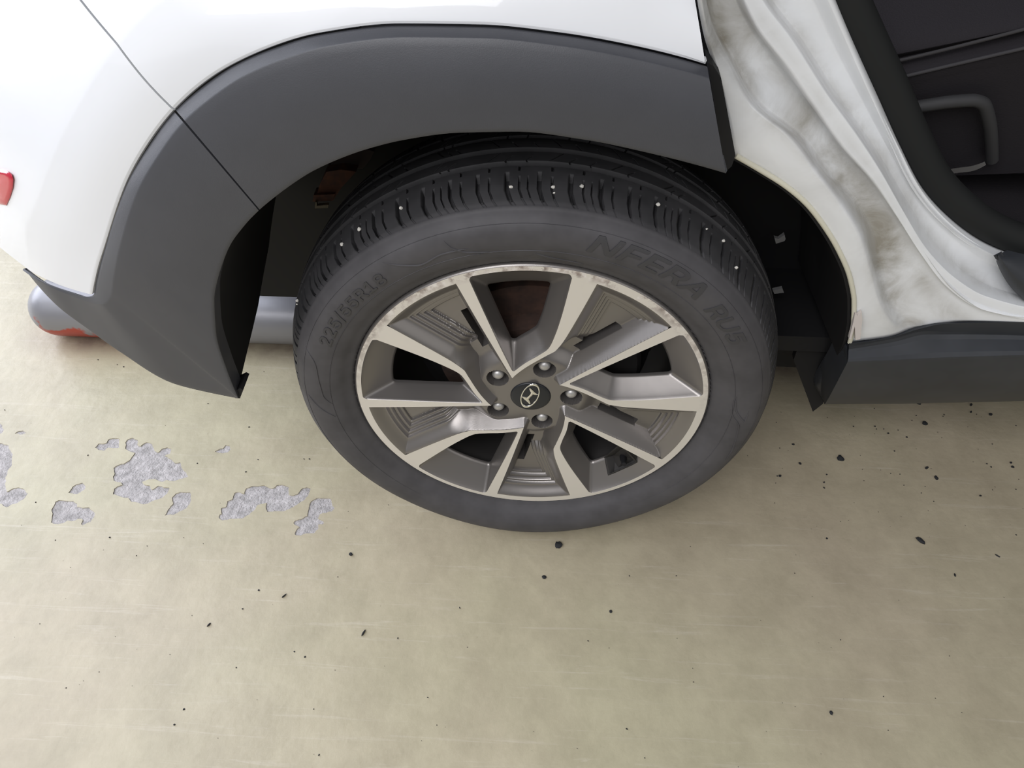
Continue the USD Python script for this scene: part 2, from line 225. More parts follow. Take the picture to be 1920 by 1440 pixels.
# ---- tyre: tread and sidewalls in one surface
def make_tyre():
    half = [(.2425, .016), (.2445, .0105), (.2460, .0055), (.2490, .0015), (.2535, -.0010), (.2580, -.0040), (.2640, -.0085), (.2700, -.0115), (.2780, -.0140), (.2860, -.0158), (.2940, -.0163), (.3010, -.0155), (.3080, -.0130), (.3140, -.0085), (.3185, -.0035), (.3215, .0005), (.3232, .0018), (.3240, .0040), (.3268, .0090), (.3310, .0180), (.3352, .0290), (.3382, .0400), (.3408, .0500), (.3424, .0580), (.3444, .0830), (.3455, .0980)]
    full = half + [(r, .196 - y) for r, y in half[-2::-1]]
    full = np.array(full); d = np.r_[0, np.cumsum(np.linalg.norm(np.diff(full, axis=0), axis=1))]; C = PchipInterpolator(d, full)
    k0, k1 = 17, len(full) - 18
    s = np.r_[np.linspace(0, d[k0], 46, endpoint=False), np.linspace(d[k0], d[23], 40, endpoint=False), np.linspace(d[23], d[k1 - 5], 70, endpoint=False), np.linspace(d[k1 - 5], d[k1], 18, endpoint=False), np.linspace(d[k1], d[-1], 26)]
    pr = C(s); NP = 62; per = np.array([0, .010, .03, .05, .07, .09, .11, .13, .140, .150, .20, .26, .32, .38, .430, .440, .450, .465, .48, .495, .505, .515, .56, .62, .68, .720, .730, .742, .758, .770, .780, .83, .88, .94])
    u = (np.arange(NP)[:, None] + per[None]).ravel(); th = u / NP * 2 * PI
    # a slightly irregular pitch
    th = th + 0.010 * np.sin(u * 2 * PI / 7.0) * 0.5
    U, S = np.meshgrid(u, np.arange(len(pr)), indexing='ij'); R = pr[S, 0].copy(); Y = pr[S, 1].copy(); TH = th[:, None] + 0 * R
    fr = U % 1.0; pit = np.floor(U).astype(int); yy = Y; dep = np.zeros_like(R)
    box_ = lambda x, a, b, e: ss(a - e, a, x) * (1 - ss(b, b + e, x))
    def groove(yc, w, dp): return dp * (1 - ss(w * 0.5, w * 0.5 + .0022, np.abs(Y - yc)))
    for yc, w in ((.0585, .0034), (.0840, .0034), (.1120, .0034), (.1375, .0034)): dep = np.maximum(dep, groove(yc, w, .0065))
    # shoulder: one wide slot and one or two fine sipes in each pitch
    wide_ = (fr > .005) & (fr < .145); sip_ = (fr > .435) & (fr < .51); sip2_ = (fr > .725) & (fr < .775) & (pit % 3 == 1)
    for mirror in (0, 1):
        y = .196 - Y if mirror else Y
        dep = np.maximum(dep, (0.0080 * box_(y, .014, .041, .005) + 0.0020 * box_(y, .0055, .014, .001)) * wide_)
        dep = np.maximum(dep, (0.0055 * box_(y, .016, .037, .003) + .0014 * box_(y, .0055, .016, .001)) * (sip_ | sip2_))
        dep = np.maximum(dep, .005 * box_(y, .0485, .0565, .001) * sip_)
    # inner ribs: slanted sipes reaching half way across
    for yc, hw in ((.0715, .0085), (.098, .0085), (.1245, .0085)):
        dep = np.maximum(dep, .0055 * ((sip_ & (np.abs(Y - yc - .002) < hw) & (pit % 2 == 0)) | (sip2_ & (np.abs(Y - yc + .005) < hw * .5)) | (wide_ & (fr > .04) & (fr < .1) & (np.abs(Y - yc + .004) < hw * .6) & (pit % 2 == 1))))
    TH = TH + np.interp(Y, [.002, .010, .022, .060, .064, .081, .086, .110, .115, .133, .137, .174, .186, .194], [.30, .12, 0, 0, -.1, .38, .38, -.1, -.1, .38, 0, 0, -.12, -.30]) * 2 * PI / NP
    R = R - dep
    # the loaded tyre bulges a little where it stands on the floor
    low = np.exp(-((np.mod(TH, 2 * PI) - PI) / .45) ** 2)
    Y = Y + np.where(S < 46, -0.006, 0) * low * np.clip((R - .25) / .03, 0, 1) * np.clip((.335 - R) / .02, 0, 1)
    P = np.stack([R * np.sin(TH), Y, zc + R * np.cos(TH)], -1); P[..., 2] = np.maximum(P[..., 2], 0.0006)
    return grid(P, True), C, d
(tyre_mesh, CT, dT) = make_tyre()
SW = CT(np.linspace(0, dT[17], 400))
def side_y(r): return np.interp(r, SW[np.argsort(SW[:, 0]), 0], SW[np.argsort(SW[:, 0]), 1])
tyre = obj('tyre', tyre_mesh, rubber, car, smooth=40, label='black rubber tyre with ribbed tread and worn sidewall')
def arc_text(s, th0, th1, r0, h, shear=0.25, depth=.0011):
    m = meshkit.text_mesh(s, h, 0.002, bold=True); m = m.subdivide().subdivide() if len(m.faces) < 900 else m.subdivide()
    v = np.array(m.vertices); x = v[:, 0] + shear * v[:, 1]; x = (x - x.min()) / (x.max() - x.min()); th = np.radians(th0 + (th1 - th0) * x); r = r0 + v[:, 1]
    top = v[:, 2] > .001
    y = side_y(r) + np.where(top, -depth, .002)
    return np.c_[r * np.sin(th), y, zc + r * np.cos(th)], np.array(m.faces)
obj('raised_lettering', arc_text('NFERA', 11.5, 41.5, .2865, .021), rubber2, tyre, smooth=30, label='raised letters NFERA on the sidewall')
obj('raised_lettering', arc_text('RU5', 45.5, 60.5, .2835, .020), rubber2, tyre, smooth=30, label='raised characters RU5 on the sidewall')
obj('raised_lettering', arc_text('225/55R18', -66.5, -37.0, .2830, .0155, .1), rubber2, tyre, smooth=30, label='raised tyre size 225/55R18')
def side_ridge(pts, r=.0011):
    q = resample([at(x, y, -.0155)[[0, 2]] for x, y in pts], 40); rr = np.hypot(q[:, 0], q[:, 1] - zc)
    return tube(np.c_[q[:, 0], side_y(rr) - .0002, q[:, 1]], np.clip(np.sin(np.linspace(.08, PI - .08, 40)) * 2, .15, 1) * r, 6)
for pts in ([(570, 655), (592, 685), (598, 715), (605, 740), (624, 760)], [(578, 742), (598, 762), (630, 783)], [(832, 452), (850, 466), (880, 474), (920, 475)], [(716, 494), (780, 498), (830, 476), (880, 466)],
            [(1376, 752), (1372, 775), (1385, 800), (1374, 840), (1360, 862)], [(1382, 745), (1380, 768), (1396, 790), (1404, 770)], [(1003, 478), (1040, 492), (1080, 502), (1095, 506)]):
    obj('sidewall_ridge', side_ridge(pts), rubber, tyre, smooth=50)
obj('sidewall_ridge', lathe([(.2755, side_y(.2755) + .001), (.2762, side_y(.2762) - .0007), (.2772, side_y(.2772) + .001)], 160), rubber, tyre, smooth=60)
obj('sidewall_ridge', lathe([(.3105, side_y(.3105) + .001), (.3112, side_y(.3112) - .0006), (.3120, side_y(.3120) + .001)], 160), rubber, tyre, smooth=60)

# ---- alloy wheel
def pol(r, deg):
    t = np.radians(deg); return np.stack([r * np.sin(t), r * np.cos(t)], -1)
RL = .2428
def curve(pts, n=40, smooth=True): return resample([pol(r, t) for r, t in pts], n, smooth)
# one V of spokes, its axis pointing up (measured clockwise from it); five of them make the wheel
S_in = [(.0655, -21.8), (.11, -20.9), (.17, -20.0), (.232, -19.4)]
B_in = [(.0655, -21.8), (.080, -6.0), (.0955, 5.5), (.111, 11.3), (.135, 12.4), (.17, 12.2), (.20, 11.7), (.232, 11.2)]
S_out = [(.0555, -27.2), (.075, -26.2), (.11, -25.2), (.17, -24.3), (.226, -23.7)]
B_out = [(.0555, -27.2), (.066, -12), (.083, 3.5), (.098, 12.0), (.1105, 16.6), (.135, 18.4), (.17, 18.8), (.20, 18.9), (.226, 18.9)]
def arc(r, a, b, n=40): return pol(r, np.linspace(a, b, n))
win = Polygon(np.vstack([curve(S_in, 60), arc(.2362, -19.3, 11.1)[1:-1], curve(B_in, 80)[::-1][:-1]])).buffer(0)
win = win.buffer(-.0022).buffer(.0022, quad_segs=8)
hole = win.difference(LineString(curve(B_in)).buffer(.0195)).difference(LineString(curve(S_in)).buffer(.0075)).intersection(Point(0, 0).buffer(.197, quad_segs=64))
hole = max(getattr(hole, 'geoms', [hole]), key=lambda g: g.area).buffer(-.0045).buffer(.0045, quad_segs=8)
def rot(xy, k):
    a = np.radians(72 * k); c, s = math.cos(a), math.sin(a); return np.c_[xy[:, 0] * c + xy[:, 1] * s, -xy[:, 0] * s + xy[:, 1] * c]
def w3(xy, y): return np.c_[xy[:, 0], np.broadcast_to(y, (len(xy),)), zc + xy[:, 1]]
def ring_sections(poly, keys, n):
    """The outline as equal counts of points between its corners nearest to the keys."""
    ext = np.array(poly.exterior.coords)[:-1]
    if Polygon(ext).exterior.is_ccw: ext = ext[::-1]
    ring = LineString(np.vstack([ext, ext[:1]])); Lr = ring.length; pos = [ring.project(Point(*k)) for k in keys]; out = []
    for i in range(len(pos)):
        a, b = pos[i], pos[(i + 1) % len(pos)]
        if b <= a: b += Lr
        out += [ring.interpolate(d % Lr).coords[0] for d in np.linspace(a, b, n, endpoint=False)]
    return np.array(out)
ka, kb, kc = pol(.064, -20), pol(.240, -20.5), pol(.240, 12.5)
W0 = ring_sections(win, [ka, kb, kc], 60)
hx = np.array(hole.exterior.coords); ha = hx[np.argmin(np.hypot(*hx.T))]
W1 = ring_sections(hole, [ha, pol(.205, -17), pol(.205, 8)], 60)
wc = W0.mean(0)
def inset(W, d):
    t = np.roll(W, -1, 0) - np.roll(W, 1, 0); t /= np.linalg.norm(t, axis=1, keepdims=True); return W + np.c_[t[:, 1], -t[:, 0]] * d
Wb = inset(W0, .0009)
loops = [(W0, -.0000), (Wb, .0010)]
for t in np.linspace(.06, 1, 12): loops.append((Wb * (1 - t) + W1 * t, .0010 + .028 * t ** 0.92))
loops += [(W1, .033), (inset(W1, -.004), .035)]
# the pockets between the Vs: a field of terraces that sinks towards the neighbouring spoke
Bs = np.vstack([rot(np.vstack([curve(B_out, 200), arc(.2318, 19, 48.2, 200)]), k) for k in range(5)]); Ss = np.vstack([rot(curve(S_out, 200), k) for k in range(5)])
tB, tS = cKDTree(Bs), cKDTree(Ss); lugs = np.array([pol(.0572, 18 + 72 * k) for k in range(5)]); tL = cKDTree(lugs)
nr, nu = 170, 120
rB = np.array([p[0] for p in B_out]); aB = PchipInterpolator(rB, [p[1] for p in B_out]); rS = np.array([p[0] for p in S_out]); aS = PchipInterpolator(rS, [p[1] + 72 for p in S_out])
def pocket(k):
    r = np.r_[np.linspace(.024, .0553, 34), np.linspace(.0555, .1037, 50), .1040, np.linspace(.105, .1695, 60), .1698, np.linspace(.1705, .2318, 60)]
    rr = np.clip(r, .0555, .226); a0 = aB(rr); a1 = aS(rr); wid = np.radians(a1 - a0) * rr          # arc width of the pocket at each radius
    e = np.r_[np.linspace(0, .0152, 18), np.linspace(.0155, .0265, 10), np.linspace(.0268, .031, 6)]    # columns at fixed distances from the straight spoke
    E = np.concatenate([np.broadcast_to(e, (len(r), len(e))), .031 + (wid - .031)[:, None] * np.linspace(0, 1, nu)[None, 1:]], 1)[:, ::-1]
    A = a1[:, None] - np.degrees(E / rr[:, None]); R = r[:, None] + 0 * A; ncol = A.shape[1]
    xy = np.stack([R * np.sin(np.radians(A)), R * np.cos(np.radians(A))], -1).reshape(-1, 2)
    dB = tB.query(xy)[0]; dS = tS.query(xy)[0]; dL = tL.query(xy)[0]; rad = np.hypot(*xy.T)
    w = ss(.105, .140, rad)
    terr = .0105 * ss(0, .017, dB) * .6 + .0063 * np.clip(dB / .017, 0, 1)
    for i in range(4): terr = terr + .0042 * ss(.0185 + .0058 * i, .0203 + .0058 * i, dB)
    hubwall = 1.7 * dB
    floor_ = .0135 + .0145 * ss(.072, .098, rad)
    wb = (1 - w) * np.minimum(hubwall, .04) + w * terr
    a = np.minimum(wb, 1.75 * dS); D = np.minimum(a, np.where(rad < .12, floor_, .040))
    soft = .0016; D = np.minimum(D, -soft * np.log(np.exp(-np.clip(a, 0, .06) / soft) + np.exp(-floor_ / soft)) if False else D)
    D = np.where(rad < .0555, np.minimum(D + .004 * 0, .0135) if False else np.maximum(np.minimum(.0135, 1.7 * np.minimum(dB, dS)), 0), D)
    lug = dL < .0163; D = np.maximum(D, .0325 * (1 - ss(.0140, .0163, dL)))
    Ef = E.reshape(-1); rf = R.reshape(-1); tilt = .0030 * (rf - .137) / .033            # the slot is a little wider at its outer end
    slot = (Ef > .0153) & (Ef < .0266) & (rf > .1039) & (rf < .1699)
    D = np.where(slot, np.maximum(D, .024) + .032, D)
    xy2 = rot(xy, k); P = w3(xy2, D).reshape(len(r), ncol, 3); v, f = grid(P); keep = ~slot[f].all(1)
    return v, f[keep][:, ::-1]
lip = Point(0, 0).buffer(RL, quad_segs=64)
pocket_poly = [None] * 5; face = lip
for k in range(5):
    wr = Polygon(rot(W0, k)); rr = np.linspace(.0555, .2318, 120)
    pp = Polygon(rot(np.vstack([pol(rr, aB(np.clip(rr, .0555, .226))), pol(.2318, np.linspace(aB(.226), aS(.226), 40)), pol(rr, aS(np.clip(rr, .0555, .226)))[::-1]]), k))
    face = face.difference(wr).difference(pp)
face = face.difference(Point(0, 0).buffer(.0556, quad_segs=48)) if True else face
rim = obj('alloy_wheel', cat_(lathe([(RL, 0.0), (.2446, .0010), (.2458, .0035), (.2460, .009), (.2440, .012), (.226, .016)], 160)), grey_alloy, car, smooth=40, label='five spoke alloy wheel, machined silver over grey')
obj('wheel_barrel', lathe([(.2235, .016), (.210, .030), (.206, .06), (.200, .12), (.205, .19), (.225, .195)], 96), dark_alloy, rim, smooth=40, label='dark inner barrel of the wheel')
def flat(poly, y):
    ms = [trimesh.creation.triangulate_polygon(g, engine='earcut') for g in getattr(poly, 'geoms', [poly]) if g.area > 1e-7]; out = []
    for v, f in ms: out.append((w3(np.asarray(v), y), np.asarray(f)))
    return cat_(*out)
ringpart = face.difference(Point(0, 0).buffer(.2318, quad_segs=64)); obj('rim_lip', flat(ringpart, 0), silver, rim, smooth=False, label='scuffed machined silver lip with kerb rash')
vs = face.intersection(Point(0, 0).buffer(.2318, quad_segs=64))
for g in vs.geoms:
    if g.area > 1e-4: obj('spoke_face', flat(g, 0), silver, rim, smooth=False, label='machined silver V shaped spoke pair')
def wall_mesh(k):
    P = np.array([w3(rot(W, k), y) for W, y in loops]); P = np.concatenate([P, P[:, :1]], 1); return P
for k in range(5):
    v, f = grid(wall_mesh(k)); f = f[:, ::-1]
    if k == 2:   # the valve sits in a square recess in this window's outer wall
        q = Polygon([(1135, 855), (1163, 835), (1193, 868), (1143, 890)]); c = project(v[f].mean(1)); inside = shapely.contains_xy(q, c[:, 0], c[:, 1]) & (v[f].mean(1)[:, 1] < .0295)
        cut = v[f[inside]].reshape(-1, 3); pc = project(v); f = f[~inside]
    obj('spoke', (v, f), grey_alloy, rim, smooth=38)
for k in range(5): obj('terraced_pocket', pocket(k), grey_alloy, rim, smooth=32)
# valve recess
def on_wall(px, py):
    P = wall_mesh(2)[2:14].reshape(-1, 3); d = np.hypot(*(project(P) - [px, py]).T); i = np.argsort(d)[:4]; w = 1 / (d[i] + .5); return (P[i] * w[:, None]).sum(0) / w.sum()
Q0 = np.array([on_wall(*p) for p in ((1134, 854), (1164, 834), (1194, 868), (1142, 891))]); nrm = np.cross(Q0[1] - Q0[0], Q0[3] - Q0[0]); nrm /= np.linalg.norm(nrm); nrm *= np.sign(nrm @ (Q0.mean(0) - CAM))
outer = np.vstack([resample(np.vstack([Q0[i], Q0[(i + 1) % 4]]), 8, False)[:-1] for i in range(4)]); cen = outer.mean(0)
lo = [outer + (outer - cen) * .10 - nrm * .0006, outer - nrm * .0012, outer + (cen - outer) * .06, outer + (cen - outer) * .12 + nrm * .012, cen + 0 * outer + nrm * .013]
P = np.array(lo); P = np.concatenate([P, P[:, :1]], 1); obj('valve_recess', grid(P), dark_alloy, rim, smooth=30, label='square recess in the wheel around the valve')
vdir = np.array([0, -1, .35]); vb = cen + nrm * .010; vdir /= np.linalg.norm(vdir)
obj('valve_stem', tube([vb - vdir * .004, vb + vdir * .004, vb + vdir * .006, vb + vdir * .016, vb + vdir * .018], [.0055, .0055, .0042, .0042, .0030], 14), black, rim, smooth=40)
# centre cap with its emblem
obj('centre_cap', lathe([(0.0005, .0096), (.014, .0098), (.024, .0104), (.0272, .0112), (.0285, .0128), (.0287, .018), (.0282, .018)], 72), capblack, rim, smooth=50, label='round black wheel centre cap')
yE = .0094
def zE(pts): return np.array([at(820 + x / 5.3333, 600 + y / 5.3333, yE)[[0, 2]] - [0, zc] for x, y in pts])
def emblem():
    out = []; ol = zE([(955, 643), (995, 657), (1019, 697), (1012, 750), (985, 803), (945, 846), (905, 864), (865, 854), (838, 818), (838, 770), (862, 710), (902, 662)])
    c = ol.mean(0); U_, sv, Vt_ = np.linalg.svd(ol - c, full_matrices=False); ax = sv * math.sqrt(2 / len(ol)); t = np.linspace(0, 2 * PI, 72, endpoint=False)
    ell = c + np.cos(t)[:, None] * ax[0] * Vt_[0] + np.sin(t)[:, None] * ax[1] * Vt_[1]
    out.append(tube(w3(ell, yE), .00095 + .0013 * np.abs(np.cos(t)) ** 8, 8, True, .7))
    def stroke(pts, w):                     # the slanted H: two curved uprights joined by a bar
        q = resample(zE(pts), 24); tt = np.gradient(q, axis=0); tt /= np.linalg.norm(tt, axis=1, keepdims=True); n = np.c_[-tt[:, 1], tt[:, 0]]; ww = np.interp(np.linspace(0, 1, 24), np.linspace(0, 1, len(w)), w)[:, None]
        return slab(np.stack([w3(q + n * ww, yE - .0006), w3(q, yE - .0014), w3(q - n * ww, yE - .0006)]), (0, .002, 0))
    out.append(stroke([(922, 680), (942, 706), (964, 731), (1007, 744)], [.0008, .0020, .0026, .0009]))
    out.append(stroke([(846, 764), (886, 786), (906, 806), (926, 837)], [.0009, .0026, .0020, .0008]))
    out.append(stroke([(958, 716), (938, 748), (914, 772), (893, 796)], [.0022, .0017, .0017, .0022]))
    return cat_(*out)
obj('emblem', emblem(), chrome, rim, smooth=40, label='small chrome oval emblem with a slanted letter H')
for k in range(5):
    c = lugs[k]; hexp = [(c[0] + .0100 * math.sin(a), c[1] + .0100 * math.cos(a)) for a in np.arange(6) * PI / 3 + .3]
    m = trimesh.creation.extrude_polygon(Polygon(hexp), .014, engine='earcut'); v = np.array(m.vertices); hm = (np.c_[v[:, 0], .0225 + v[:, 2], zc + v[:, 1]], np.array(m.faces)[:, ::-1])
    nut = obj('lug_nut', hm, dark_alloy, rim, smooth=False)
    t = np.linspace(0, PI / 2, 10); prof = np.c_[0.0084 * np.sin(t), .0225 - .0068 * np.cos(t)]; prof[0, 0] = .0002; a = np.linspace(0, 2 * PI, 28, endpoint=False)
    P = np.stack([c[0] + prof[None, :, 0] * np.sin(a)[:, None], np.broadcast_to(prof[None, :, 1], (28, 10)), zc + c[1] + prof[None, :, 0] * np.cos(a)[:, None]], -1)
    obj('lug_nut_cap', grid(P, True), steel, rim, smooth=60)
# brake behind the spokes
disc = obj('brake_disc', cat_(lathe([(.055, .060), (.085, .060), (.088, .088), (.139, .088), (.139, .110), (.05, .112)], 96)), rust, car, smooth=30, label='rusty brown brake disc behind the spokes')
obj('hub_shield', lathe([(.05, .118), (.165, .118), (.172, .112), (.176, .125), (.05, .130)], 72), black, car, smooth=30)
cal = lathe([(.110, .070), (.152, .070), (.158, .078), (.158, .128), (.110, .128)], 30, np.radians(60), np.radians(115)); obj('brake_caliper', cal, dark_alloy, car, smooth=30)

# ---- dark wheel house
CL = np.array([-.02, .408])
DOG = [(1379, 291, .050), (1426, 318, .050), (1476, 350, .050), (1513, 382, .050), (1543, 420, .050), (1572, 468, .050), (1594, 522, .051), (1601, 565, .053), (1600, 600, .055), (1593, 641, .060), (1580, 668, .075)]
def liner():
    a = np.radians(np.linspace(-7.5, 196, 140)); R = .392 + .03 * ss(np.radians(120), np.radians(165), a); rows = []
    ymax = np.interp(np.degrees(a), [-7.5, -6, -2, 4, 12, 20, 150, 196], [-.020, .00, .12, .215, .28, .294, .29, .29])
    for t in np.linspace(0, 1, 14):
        y = -.022 + (ymax + .022) * t + .082 * ss(np.radians(96), np.radians(128), a) * (1 - t); rows.append(np.c_[CL[0] - R * np.cos(a), y, CL[1] + R * np.sin(a)])
    return slab(np.array(rows)[:, :104], .004)
def liner_front():
    p = np.array([at(x, y, Y) for x, y, Y in resample(DOG, 60)]); rad = p - np.array([-.02, 0, .38]); rad[:, 1] = 0; rad /= np.linalg.norm(rad, axis=1, keepdims=True); rows = []
    for t in np.linspace(0, 1, 12): rows.append(p - rad * (.003 + .012 * t) + np.array([0, .003, 0]) + (np.array([[0, .29, 0]]) - p * [0, 1, 0]) * t)
    return slab(np.array(rows), .004)
obj('wheel_arch_liner', cat_(liner(), liner_front()), black, car, smooth=40, label='black plastic liner inside the wheel arch')
back = []
zb = at(522, 556, .30)[2]
obj('inner_panel', cat_(box(-.62, .60, .30, .32, zb, .86), box(.05, .62, .30, .32, at(1475, 688, .30)[2], zb + .02), box(-.6, 1.8, .32, 1.5, zb + .02, zb + .06)), black, car, smooth=False)
bp = obj('suspension_bracket', cat_(prism([(612, 322), (640, 318), (668, 322), (640, 352), (625, 376), (590, 376), (600, 345)], .245, .03), prism([(588, 366), (628, 364), (624, 377), (586, 378)], .240, .02)), brown, car, smooth=20, label='rust brown suspension bracket above the tyre')
obj('bracket_plate', prism([(612, 318), (630, 296), (668, 276), (702, 284), (694, 300), (680, 317)], .262, .02), plain('dull_brown', (.085, .062, .056), .85), bp, smooth=False)
obj('bracket_clip', cat_(prism([(591, 379), (594, 379), (594, 386), (616, 384), (615, 390), (590, 391)], .235, .006)), plain('brass_clip', (.20, .17, .11), .6), bp, smooth=False)
obj('liner_clip', prism([(1452, 446), (1460, 448), (1471, 440), (1473, 448), (1471, 452), (1455, 457)], .20, .006), clipgrey, car, smooth=False, label='small pale grey clip in the dark wheel arch')
obj('liner_clip', prism([(1449, 545), (1467, 541), (1470, 549), (1452, 551)], .20, .006), clipgrey, car, smooth=False, label='lower pale grey clip beside the tyre')

# ---- painted body around the arch: E on the cladding's edge, K on the crease, T above it
st = [((174, 553, -.004), (58, 509, .046), (-120, 345, .18)),
      ((183, 510, -.006), (46, 437, .038), (-140, 255, .185)),
      ((200, 455, -.008), (66, 376, .024), (-160, 150, .185)),
      ((240, 340, -.010), (112, 258, .014), (-140, 10, .165)),
      ((328, 208, -.012), (219, 82, .011), (58, -142, .130)),
      ((440, 122, -.012), (308, -5, .014), (180, -225, .110)),
      ((600, 65, -.012), (520, -95, .026), (460, -240, .09)),
      ((750, 48, -.012), (715, -125, .026), (700, -275, .085)),
      ((900, 50, -.012), (900, -135, .026), (900, -280, .085)),
      ((1050, 65, -.012), (1075, -128, .026), (1085, -275, .085)),
      ((1200, 92, -.012), (1215, -105, .026), (1225, -260, .085)),
      ((1323, 124, -.012), (1303, 0, .008), (1290, -240, .08))]
def body(sts, n):
    rows = []
    for j in range(3): rows.append([s[j] for s in sts])
    E, K, T = [np.array([at(*p) for p in PchipInterpolator(np.arange(len(sts)), np.array(r, float))(np.linspace(0, len(sts) - 1, n))]) for r in rows]
    out = []
    hem = K - E; hem /= np.linalg.norm(hem, axis=1, keepdims=True)
    out += [E + [0, .010, 0] + hem * .001, E + [0, .004, 0], E + hem * .0015 + [0, .001, 0], E + hem * .004 + [0, -.0005, 0]]
    for t in np.linspace(0.06, 1, 22): out.append(E * (1 - t) + K * t - np.array([0, .004, 0]) * math.sin(PI * t))
    # soft crease, then the shoulder of the body
    for t in np.linspace(0.05, 1, 22): out.append(K * (1 - t) + T * t - np.array([0, .007, 0]) * math.sin(PI * t))
    U = T - K; U /= np.linalg.norm(U, axis=1, keepdims=True)
    return np.array(out), T
Pb, Tb = body(st, 881)
gap_i = int(round(4 / 11 * 880))
bump = obj('bumper_skin', slab(Pb[:, :gap_i], .0035), white, car, smooth=24, label='white painted rear bumper corner left of the panel gap')
obj('quarter_panel', slab(Pb[:, gap_i + 1:], .0035), white, car, smooth=24, label='white painted quarter panel above the arch')
grp = Pb.reshape(-1, 3); grpx = project(grp)
def body_y(px, py):
    i = np.argsort(np.hypot(*(grpx - [0, 348]).T))[:400]; A_ = np.c_[grpx[i], np.ones(len(i))]; return float(np.array([px, py, 1]) @ np.linalg.lstsq(A_, grp[i, 1], rcond=None)[0])
rl = [(-60, 312), (-30, 314), (0, 318), (14, 321), (22, 327), (25, 337), (24, 352), (19, 370), (12, 385), (0, 383), (-30, 378), (-60, 374)]
P0 = np.array([at(x, y, body_y(x, y)) for x, y in rl]); c = P0.mean(0); o = (CAM - c) / np.linalg.norm(CAM - c); P0 = P0 + o * .003
P = np.array([P0 - o * .010, P0, P0 + (c - P0) * .10 + o * .004, P0 + (c - P0) * .3 + o * .006, c + 0 * P0 + o * .009]); P = np.concatenate([P, P[:, :1]], 1)
obj('reflector', grid(P), red, bump, smooth=40, label='red reflector in the bumper corner')

# ---- arch cladding: outer edge to inner edge
ks = [((45, 503, .062), (52, 512, .060)), ((87, 530, .036), (108, 574, .030)), ((130, 547, .018), (165, 617, .012)), ((162, 556, .004), (230, 663, -.006)), ((175, 553, .000), (325, 719, -.024)), ((180, 528, -.002), (447, 747, -.035)),
      ((188, 495, -.004), (425, 692, -.038)), ((200, 455, -.006), (405, 622, -.040)), ((217, 400, -.008), (402, 560, -.040)), ((240, 340, -.008), (428, 467, -.040)), ((280, 272, -.008), (455, 427, -.040)), ((328, 208, -.008), (486, 394, -.040)),
      ((440, 122, -.008), (590, 319, -.040)), ((520, 88, -.008), (690, 279, -.040)), ((600, 65, -.008), (765, 261, -.040)), ((750, 48, -.008), (860, 249, -.040)), ((900, 50, -.008), (970, 247, -.040)), ((1050, 65, -.008), (1090, 261, -.040)),
      ((1200, 92, -.008), (1230, 290, -.040)), ((1326, 125, -.008), (1361, 325, -.040))]
def cladding():
    n = 951; t0 = np.arange(len(ks)); tt = np.linspace(0, len(ks) - 1, n)
    O = PchipInterpolator(t0, np.array([k[0] for k in ks], float))(tt); I = PchipInterpolator(t0, np.array([k[1] for k in ks], float))(tt); rows = []
    for t, a in ((0, .0), (.02, .22), (.10, .52), (.118, .57), (.2, .66), (.35, .80), (.55, .94), (.75, .985), (.90, 1.0), (.96, 1.0), (.985, .985), (1.0, .94)):
        px = O * (1 - t) + I * t; px[:, 2] = O[:, 2] + (I[:, 2] - O[:, 2]) * a; rows.append([at(*q) for q in px])
    R = np.array(rows); e = R[-1]; inw = R[-2] - R[-1]; inw /= np.linalg.norm(inw, axis=1, keepdims=True)
    w = ss(3.2, 5.0, tt)[:, None]
    R = np.concatenate([R, [e + inw * .001 + np.array([0, .006, 0])], [e + inw * .003 + w * np.array([0, .022, 0]) + np.array([0, .004, 0])]]); return R, tt
Rc, tt = cladding(); gi = int(np.argmin(abs(tt - 11)))
obj('arch_cladding', slab(Rc[:, gi + 1:], .003), clad, car, smooth=30, label='dark grey plastic arch cladding over the wheel')
obj('bumper_cladding', slab(Rc[:, :gi], .003), clad, car, smooth=30, label='dark grey plastic lower bumper and rear arch cladding')
bk = slab(np.array([Rc[3, gi - 8:gi + 10:3], Rc[7, gi - 8:gi + 10:3], Rc[10, gi - 8:gi + 10:3]]) + np.array([0, .004, 0]), .003); obj('panel_gap_backing', bk, black, car, smooth=False)
bk = slab(Pb[::6, gap_i - 8:gap_i + 10:3] + np.array([0, .006, 0]), .003); obj('panel_gap_backing', bk, black, car, smooth=False)
obj('cladding_end_trim', cat_(prism([(1328, 118), (1338, 124), (1352, 146), (1379, 291), (1372, 312), (1360, 322), (1340, 200)], .012, .03)), black, car, smooth=False)
obj('liner_tab', prism([(436, 735), (450, 728), (456, 731), (450, 747), (444, 747)], -.03, .03), black, car, smooth=False)

# ---- door opening: the white jamb with its channels
q = {}
q[0] = [(1312, -40, .005), (1326, 60, .022), (1350, 146, .036), (1364, 215, .045), (1379, 291, .050), (1426, 318, .050), (1476, 350, .050), (1513, 382, .050), (1543, 420, .050), (1572, 468, .050), (1594, 522, .051), (1601, 565, .053), (1600, 600, .055), (1593, 641, .060)]
q[1] = [(1316, -40, .03), (1330, 30, .040), (1362, 110, .046), (1405, 196, .047), (1474, 256, .044), (1526, 324, .042), (1572, 384, .042), (1608, 446, .044), (1628, 510, .046), (1642, 565, .050), (1658, 605, .056), (1668, 631, .064)]
q[2] = [(1326, -40, .075), (1343, 40, .092), (1382, 115, .097), (1430, 192, .098), (1502, 250, .094), (1552, 313, .090), (1602, 370, .087), (1640, 437, .084), (1656, 500, .081), (1674, 560, .077), (1700, 597, .074), (1722, 613, .072)]
q[3] = [(1366, -40, .092), (1392, 30, .094), (1452, 120, .096), (1514, 204, .096), (1568, 277, .094), (1622, 339, .091), (1666, 408, .087), (1705, 478, .082), (1738, 535, .077), (1768, 575, .073), (1795, 603, .071)]
